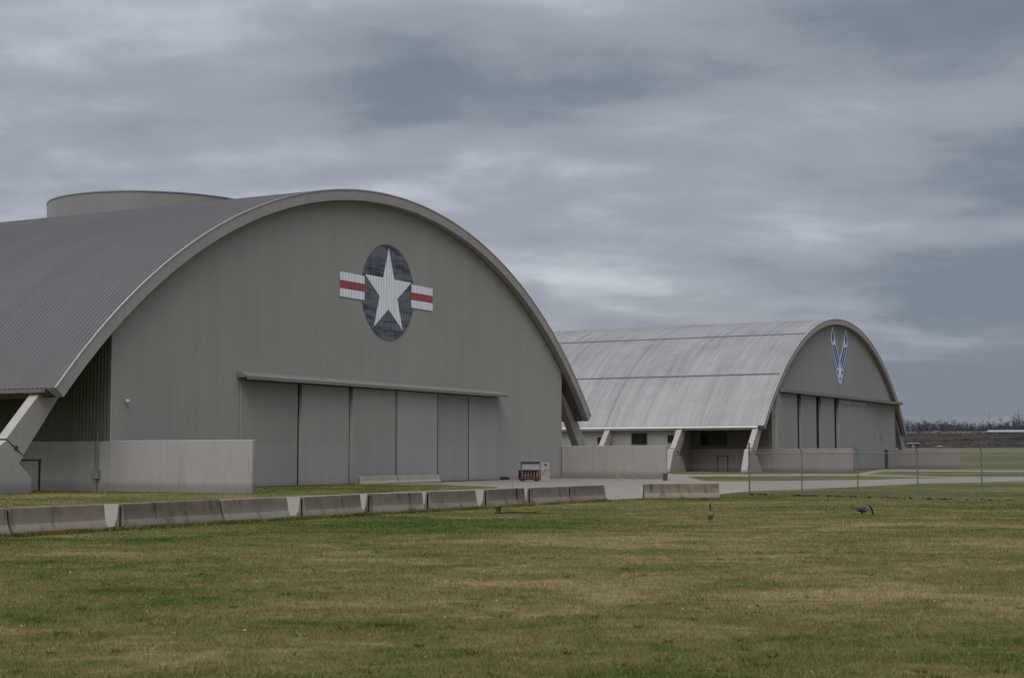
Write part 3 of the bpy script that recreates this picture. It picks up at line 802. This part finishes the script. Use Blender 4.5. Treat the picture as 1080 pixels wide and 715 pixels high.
o.location = (x, y, 0); o.rotation_euler = (0, 0, A1); tag(o, 'small black chock lying at the foot of the right door leaf', 'chock')

x, y = gp(562, 507.3)
rk = thing('gas_bottle_rack', (x, y, 0), R(8), 'red rack of cream gas bottles with grey hood and white panel by the hangar door', 'rack')
b = MB()
b.box((-1.25, -.55, .12), (.62, .55, .26))
for q in (-1.25, -.35, .56): b.box((q, -.55, .26), (q + .06, -.49, 1.0)); b.box((q, .49, .26), (q + .06, .55, 1.0))
b.box((-1.25, -.56, .94), (.62, -.50, 1.0)); b.box((-1.25, -.56, .34), (.62, -.5, .42)); b.box((-1.25, .50, .94), (.62, .56, 1.0))
b.build('frame', M['redframe'], rk)
b = MB(); b.box((-1.2, .40, .27), (.58, .47, 1.0)); b.build('back_panel', M['dark'], rk)
for q in np.linspace(-1.0, .35, 6):
    b = MB(); b.tube([(q, -.28, .27), (q, -.28, .82), (q, -.28, .93), (q, -.28, 1.06)], [.085, .085, .04, .03], 10); b.build('gas_bottle', M['bottle'], rk)
b = MB(); b.prism([(-.5, 1.06), (.5, 1.06), (.5, 1.66), (-.25, 1.70)], 0, -1.05, .60); b.build('hood', M['greyp'], rk)
b = MB(); b.box((-1.15, -.42, 1.701), (.62, .55, 1.745)); b.build('hood_lid', M['darksteel'], rk)
b = MB(); b.box((.66, -.60, .05), (1.42, -.50, 1.74)); pn = b.build('sign_panel', plain('white sign', (.33, .31, .29), .6, var=.08), rk)
b = MB(); b.prism([(1.08 + .11 * math.cos(k * math.pi / 8), 1.47 + .11 * math.sin(k * math.pi / 8)) for k in range(16)], 1, -.612, -.603); b.build('dial', M['darksteel'], pn)
for q in ([(.72, .55), (.86, .55), (1.12, 1.1), (.98, 1.1)], [(1.12, .4), (1.2, .4), (1.28, 1.05), (1.2, 1.05)]):
    b = MB(); b.prism(q, 1, -.61, -.603); b.build('red_stripe', plain('pale red', (.30, .13, .11), .6), pn)
for q in (-.95, .35):
    for yy in (-.6, .6):
        b = MB(); b.tube([(q, yy - .05, .13), (q, yy + .05, .13)], .13, 14); b.build('wheel', M['darksteel'], rk)

# ------------------------------------------------------------------ geese
def skin_mesh(name, pts, mats, parent=None, n=12, flat_=1.0):
    """smooth lofted body: list of (x, z, half width, half height) along the bird"""
    m = MB()
    for (x_, z_, hw, hh) in pts:
        for k in range(n):
            a_ = 2 * math.pi * k / n; m.v.append((x_, hw * math.cos(a_), z_ + hh * math.sin(a_)))
    L_ = len(pts)
    for i in range(L_ - 1):
        for k in range(n): m.f.append((i*n+k, i*n+(k+1)%n, (i+1)*n+(k+1)%n, (i+1)*n+k))
    m.f += [tuple(range(n))[::-1], tuple(range((L_-1)*n, L_*n))]
    m.mi = [0] * len(m.f)
    return m
def goose(loc, rz, label, grazing, scale=1.0):
    root = thing('goose', (*loc, -.03 if not grazing else -.09), rz, label, 'goose', 'geese on the lawn'); root.scale = (scale,) * 3
    tilt = 0 if grazing else .10
    body = [(-.36, .36, .015, .01), (-.30, .355, .05, .03), (-.20, .345, .10, .085), (-.08, .335, .135, .13), (.06, .335, .145, .15), (.17, .35 + tilt * .3, .125, .14), (.25, .38 + tilt * .6, .08, .095)]
    if grazing:
        neck = [(.20, .40), (.29, .43), (.37, .38), (.42, .26), (.44, .13)]; rad = [.075, .055, .042, .036, .034]
        head = (.46, .08); bill = (.50, .025)
    else:
        neck = [(.19, .42), (.24, .50), (.25, .60), (.245, .70), (.25, .78)]; rad = [.08, .055, .04, .035, .034]
        head = (.275, .82); bill = (.345, .805)
    bd = skin_mesh('body', body, None)
    bo = bd.build('body', M['brownf'], root, smooth=True)
    nm = MB(); nm.tube([(a_, 0, b_) for a_, b_ in neck], rad, 10); nm.build('neck', M['black'], root, smooth=True)
    hm = MB(); d_ = Vector((bill[0] - head[0], 0, bill[1] - head[1])).normalized()
    hv = Vector((head[0], 0, head[1]))
    hm.tube([hv - d_ * .05, hv - d_ * .035, hv, hv + d_ * .035, hv + d_ * .05], [.012, .036, .044, .034, .02], 10)
    hd_ = hm.build('head', M['black'], root, smooth=True)
    bl = MB(); bl.tube([hv + d_ * .045, hv + d_ * .075, hv + d_ * .10], [.02, .016, .006], 8); bl.build('bill', M['black'], hd_, smooth=True)
    for s_ in (-1, 1):
        ck = MB()
        up = Vector((-d_.z, 0, d_.x)) if not grazing else Vector((d_.z, 0, -d_.x))
        c_ = hv - up * .0 + Vector((0, s_ * .026, 0)); ck.tube([c_ - d_ * .02 + Vector((0, s_*.006, -.01)), c_ + Vector((0, s_*.008, 0)), c_ + d_ * .015 + Vector((0, s_*.004, -.008))], [.012, .022, .010], 8)
        ck.build('cheek_patch', M['whitef'], hd_, smooth=True)
    br = skin_mesh('breast', [(.10, .315, .135, .132), (.18, .335 + tilt * .3, .128, .135), (.258, .375 + tilt * .6, .082, .095), (.285, .39 + tilt * .6, .04, .05)], None); br.build('breast', M['palef'], root, smooth=True)
    rp = skin_mesh('rump', [(-.33, .34, .03, .025), (-.25, .315, .07, .05), (-.14, .275, .09, .07)], None); rp.build('rump', M['whitef'], root, smooth=True)
    tl = MB(); tl.prism([(-.30, -.05), (-.30, .05), (-.44, .04), (-.46, 0), (-.44, -.04)], 2, .365, .38); tl.build('tail', M['black'], root)
    for s_ in (-1, 1):
        w_ = skin_mesh('wing', [(-.38, .375, .012, .012), (-.28, .375, .02, .045), (-.10, .37, .03, .085), (.08, .375, .03, .085), (.18, .38, .012, .04)], None)
        w_.v = [(a_, b_ + s_ * .115 * (1 if abs(a_) < .2 else .6), c_) for a_, b_, c_ in w_.v]
        w_.build('wing', M['brownf'], root, smooth=True)
        lg = MB(); lg.tube([(.0, s_ * .06, .24), (.02, s_ * .06, .12), (.0, s_ * .06, .015)], [.022, .012, .011], 8); lg.prism([(-.02, s_*.06 - .012), (.09, s_*.06 - .045), (.10, s_*.06), (.09, s_*.06 + .045), (-.02, s_*.06 + .012)], 2, .002, .014)
        lg.build('leg', M['black'], root)
    return root
x, y = gp(749.5, 551); goose((x, y), R(-100), 'goose standing with its black neck upright on the lawn before the separate barrier', False, .82)
x, y = gp(909, 543.0); goose((x, y), R(-3), 'brown goose with lowered head grazing in front of the fence', True, .98)
x, y = gp(525, 540.5); goose((x, y), R(80), 'dark goose seen from behind grazing at the foot of a row barrier', True, .9)
# dark fallen branch by the third goose
x, y = gp(548, 542.2)
b = MB(); b.tube([(-1.0, .1, .03), (-.3, 0, .07), (.5, -.08, .06), (1.2, .05, .02)], [.025, .03, .022, .01], 6); b.tube([(-.1, 0, .07), (.4, -.5, .05)], [.02, .008], 5); b.tube([(.4, -.06, .06), (.9, .4, .1)], [.018, .006], 5)
o = b.build('fallen_branch', plain('wet bark', (.03, .022, .016), .9)); o.location = (x, y, .01); tag(o, 'thin dark fallen branch lying in the grass near the row of barriers', 'branch')

# ------------------------------------------------------------------ far woodland, scrub, masts, low building
DS, DT = np.array([.5, .866]), np.array([.866, -.5])
def st_pos(s_, t_): return DS * (s_ + 260) + DT * t_
def strip_mesh(segs):
    """segs: array of (p0, p1, w0, w1) -> crossed thin strips"""
    vs, fs = [], []
    for p0, p1, w0, w1 in segs:
        k = len(vs)
        vs += [(p0[0] - w0, p0[1], p0[2]), (p0[0] + w0, p0[1], p0[2]), (p1[0] + w1, p1[1], p1[2]), (p1[0] - w1, p1[1], p1[2])]
        fs.append((k, k+1, k+2, k+3)); k += 4
        vs += [(p0[0], p0[1] - w0, p0[2]), (p0[0], p0[1] + w0, p0[2]), (p1[0], p1[1] + w1, p1[2]), (p1[0], p1[1] - w1, p1[2])]
        fs.append((k, k+1, k+2, k+3))
    return np.array(vs), np.array(fs)
def bare_tree(base, h, segs):
    top = base + np.array([random.uniform(-.3, .3), random.uniform(-.3, .3), h * .8])
    segs.append((base, top, .16, .07))
    nb = 16
    for k in range(nb):
        f = .12 + .8 * k / nb; p = base + (top - base) * f
        a = random.uniform(0, 2 * math.pi); L_ = h * random.uniform(.22, .46) * (1.15 - f * .6); up = random.uniform(.5, 1.3)
        q = p + np.array([math.cos(a) * L_ * .75, math.sin(a) * L_ * .75, L_ * up * .7])
        segs.append((p, q, .06, .028))
        for j in range(6):
            g = random.uniform(.25, 1); r_ = p + (q - p) * g; a2 = a + random.uniform(-1.2, 1.2); l2 = L_ * random.uniform(.25, .5)
            segs.append((r_, r_ + np.array([math.cos(a2) * l2 * .7, math.sin(a2) * l2 * .7, l2 * random.uniform(.2, .9)]), .035, .018))
segs = []
for k in range(900):
    t_ = random.uniform(-520, 160); s_ = random.uniform(520, 660)
    p = st_pos(s_, t_); h = random.uniform(7.0, 10.5) * (.82 + .2 * math.sin(t_ * .07) + .12 * math.sin(t_ * .19 + 1))
    bare_tree(np.array([p[0], p[1], float(terrain_z(p[0], p[1])) - .2]), h, segs)
vs, fs = strip_mesh(segs)
stuff(np_mesh('bare_woodland', vs, fs, plain('hazy bare twigs', (.088, .087, .100), .95, var=.25, scale=.05)), 'hazy line of leafless trees along the horizon right of the farther hangar', 'woodland')
# thicket: understorey that closes the wood
def tufts(name, n, s0, s1, h0, h1, mat, label, tr=(-520, 200), r=1.6, leafn=16, k=1.0):
    t_ = tr[0] + rng.random(n) * (tr[1] - tr[0]); s_ = s0 + rng.random(n) * (s1 - s0)
    px = DS[0] * (s_ + 260) + DT[0] * t_; py = DS[1] * (s_ + 260) + DT[1] * t_; pz = terrain_z(px, py)
    h = (h0 + rng.random(n) * (h1 - h0)) * (.7 + .3 * np.sin(t_ * .11) + .15 * np.sin(t_ * .31))
    B = np.repeat(np.stack([px, py, pz], 1), leafn, 0); HH = np.repeat(h, leafn)
    m_ = len(B); d = rng.normal(size=(m_, 3)); d /= np.linalg.norm(d, axis=1)[:, None]
    rr = rng.random(m_) ** .5
    c_ = B + np.stack([d[:, 0] * r * rr * HH / h1 * 1.4, d[:, 1] * r * rr * HH / h1 * 1.4, HH * (.45 + .5 * d[:, 2] * rr)], 1)
    e1 = rng.normal(size=(m_, 3)); e1 /= np.linalg.norm(e1, axis=1)[:, None]; e2 = rng.normal(size=(m_, 3)); e2 /= np.linalg.norm(e2, axis=1)[:, None]
    sz = (.16 + .22 * rng.random(m_))[:, None] * (h1 / 3) * k
    vs = np.stack([c_ - e1 * sz, c_ + e1 * sz, c_ + e2 * sz * 1.5], 1).reshape(-1, 3)
    return stuff(np_mesh(name, vs, np.arange(3 * m_).reshape(-1, 3), mat), label, 'scrub')
tufts('woodland_thicket', 5200, 515, 600, 4.0, 6.8, plain('dark thicket', (.066, .064, .074), .95, var=.3, scale=.05), 'dark tangled undergrowth closing the foot of the distant tree line', r=2.4, leafn=20, k=.55)
tufts('bank_scrub', 3800, 250, 372, .7, 2.0, plain('brown scrub', (.040, .031, .026), .95, var=.5, scale=.06), 'low brown winter scrub covering the bank beyond the field', tr=(-420, 200), r=1.3, leafn=12)

def mast(px, top_py, Y, label, w):
    X = (px - CX) / FPX * Y; z0 = float(terrain_z(X, Y)); zt_ = EYE + (HOR - top_py) / FPX * Y
    o = thing('lattice_mast', (X, Y, z0), R(20), label, 'mast', 'lattice masts above the trees')
    h = zt_ - z0; m_ = MB()
    for a_ in range(3): m_.tube([(w * math.cos(a_ * 2.094), w * math.sin(a_ * 2.094), -.3), (w * .6 * math.cos(a_ * 2.094), w * .6 * math.sin(a_ * 2.094), h * .93)], .05, 5)
    m_.build('leg', M['greyp'], o)
    m_ = MB(); n_ = 14
    for k in range(n_):
        for a_ in range(3):
            f0, f1 = k / n_, (k + 1) / n_; r0_, r1_ = w * (1 - .4 * f0), w * (1 - .4 * f1)
            m_.tube([(r0_ * math.cos(a_ * 2.094), r0_ * math.sin(a_ * 2.094), h * .93 * f0), (r1_ * math.cos((a_ + 1) * 2.094), r1_ * math.sin((a_ + 1) * 2.094), h * .93 * f1)], .025, 4)
    m_.build('bracing', M['greyp'], o)
    m_ = MB(); m_.tube([(0, 0, h * .9), (0, 0, h)], .07, 6); m_.build('antenna', M['greyp'], o)
mast(1074, 430.5, 830, 'taller lattice mast above the trees near the right picture edge', .42)
mast(1043, 434.5, 905, 'fainter shorter lattice mast standing left of the tall one', .25)

Y = 690; X0 = (1041 - CX) / FPX * Y; zb_ = float(terrain_z(X0, Y))
lb = thing('low_building', (X0, Y, zb_ - 1.75), R(-22), 'long low building with a pale bluish roof below the tree line at the right', 'building')
b = MB(); b.box((0, 0, 0), (70, 14, 2.6)); b.build('wall', plain('far wall', (.20, .20, .20), .8), lb)
b = MB(); b.prism([(-.5, 2.6), (14.5, 2.6), (7, 3.7)], 0, -.5, 70.5); b.build('roof', plain('pale blue roof', (.20, .225, .25), .6), lb)
for q in np.arange(4, 66, 9.0):
    b = MB(); b.box((q, -.05, .9), (q + 3.4, -.004, 2.2)); b.build('window', M['glass'], lb)

Y = 520; X0 = (990 - CX) / FPX * Y
lb = thing('airfield_barricade', (X0, Y, float(terrain_z(X0, Y))), R(-14), 'orange and white barricade lying before the dark bank', 'barricade')
for k in range(3):
    b = MB(); q = -1.7 + k * 1.15; b.prism([(-.3, .2), (.3, .2), (.22, .56), (-.22, .56)], 0, q, q + 1.1); b.build('segment', M['orange'] if k != 1 else M['white'], lb)
b = MB(); b.box((-1.8, -.45, 0), (1.8, .45, .198)); b.build('base', M['darksteel'], lb)
Y = 515; X0 = (962.5 - CX) / FPX * Y
lb = thing('equipment_shed', (X0, Y, float(terrain_z(X0, Y))), R(-18), 'small grey flat roofed shed beside the farther hangar at the foot of the bank', 'shed')
b = MB(); b.box((-1.8, -1.2, 0), (1.8, 1.2, 1.3)); b.build('wall', M['darksteel'], lb)
b = MB(); b.prism([(-1.4, 1.3), (1.4, 1.3), (1.4, 1.75), (-1.4, 1.5)], 0, -2.0, 2.0); b.build('roof', plain('shed roof', (.13, .145, .16), .5), lb)
b = MB(); b.box((-.5, -1.24, .05), (.4, -1.203, 1.15)); b.build('door', M['greyp'], lb)

# ------------------------------------------------------------------ light
SUN_EL, SUN_AZ = R(52), R(195)       # azimuth measured clockwise from +Y
sun = bpy.data.lights.new('sun', 'SUN'); sun.energy = 1.1; sun.angle = R(30); sun.color = (1.0, .955, .90)
so = bpy.data.objects.new('sun', sun); col.objects.link(so)
dv = Vector((math.sin(SUN_AZ) * math.cos(SUN_EL), math.cos(SUN_AZ) * math.cos(SUN_EL), math.sin(SUN_EL)))
so.rotation_euler = dv.to_track_quat('Z', 'Y').to_euler(); so.location = dv * 50

w = bpy.data.worlds.new('World'); scene.world = w; w.use_nodes = True
t = NT(w.node_tree); bg = t.n['Background']
tc = t.new('ShaderNodeTexCoord').outputs['Generated']
sep = t.new('ShaderNodeSeparateXYZ'); t.link(tc, sep.inputs[0])
el = t.math('MAXIMUM', sep.outputs[2], 0.0)
den = t.math('ADD', el, .20)
cmb = t.new('ShaderNodeCombineXYZ')
t.link(t.math('DIVIDE', sep.outputs[0], den), cmb.inputs[0]); t.link(t.math('DIVIDE', sep.outputs[1], den), cmb.inputs[1])
P = cmb.outputs[0]
off = t.new('ShaderNodeVectorMath', operation='ADD'); t.link(P, off.inputs[0]); off.inputs[1].default_value = (0.0, 0.0, 0.0); P = off.outputs[0]
n1 = t.noise(t.scale(P, (.60, 1.0, 1)), 1.0, 3, .45, .1); n2 = t.noise(t.scale(P, (.62, 1.0, 1)), 2.5, 4, .46, .25); n3 = t.noise(P, .36, 2, .5)
n4 = t.noise(t.scale(P, (.85, 1.0, 1)), 5.0, 7, .60, .3)
f = t.math('ADD', t.math('MULTIPLY', n1, .42), t.math('MULTIPLY', n2, .36)); f = t.math('ADD', f, t.math('MULTIPLY', n3, .24)); f = t.math('ADD', f, t.math('MULTIPLY', n4, .17))
# thinner cloud toward the left of the view, thicker and bluer low on the right
lowr = t.math('ADD', .15, t.math('MULTIPLY', t.math('SUBTRACT', 1.0, t.ramp(el, .02, .20)), .17))
f = t.math('SUBTRACT', t.math('SUBTRACT', f, .055), t.math('MULTIPLY', sep.outputs[0], lowr))
cl = t.mix(t.ramp(f, .42, .54), (.175, .203, .250, 1), (.300, .325, .365, 1))
cl = t.mix(t.ramp(f, .53, .66), cl, (.53, .565, .615, 1))
sky = t.new('ShaderNodeTexSky'); sky.sky_type = 'NISHITA'; sky.sun_disc = False
sky.sun_elevation = SUN_EL; sky.sun_rotation = SUN_AZ
c = t.mix(1.0, cl, t.mix(1.0, sky.outputs[0], (.006, .006, .006, 1), 'MULTIPLY'), 'ADD')
# overcast luminance rises toward the zenith
gain = t.math('ADD', 1.0, t.math('MULTIPLY', t.ramp(sep.outputs[2], .30, .85), 2.7))
c = t.mix(1.0, c, gain, 'MULTIPLY')
t.link(t.mix(1.0, c, (10, 10, 10, 1), 'MULTIPLY'), bg.inputs[0]); bg.inputs[1].default_value = .1
scene.view_settings.view_transform = 'Standard'; scene.view_settings.look = 'None'; scene.view_settings.exposure = 0; scene.view_settings.gamma = 1
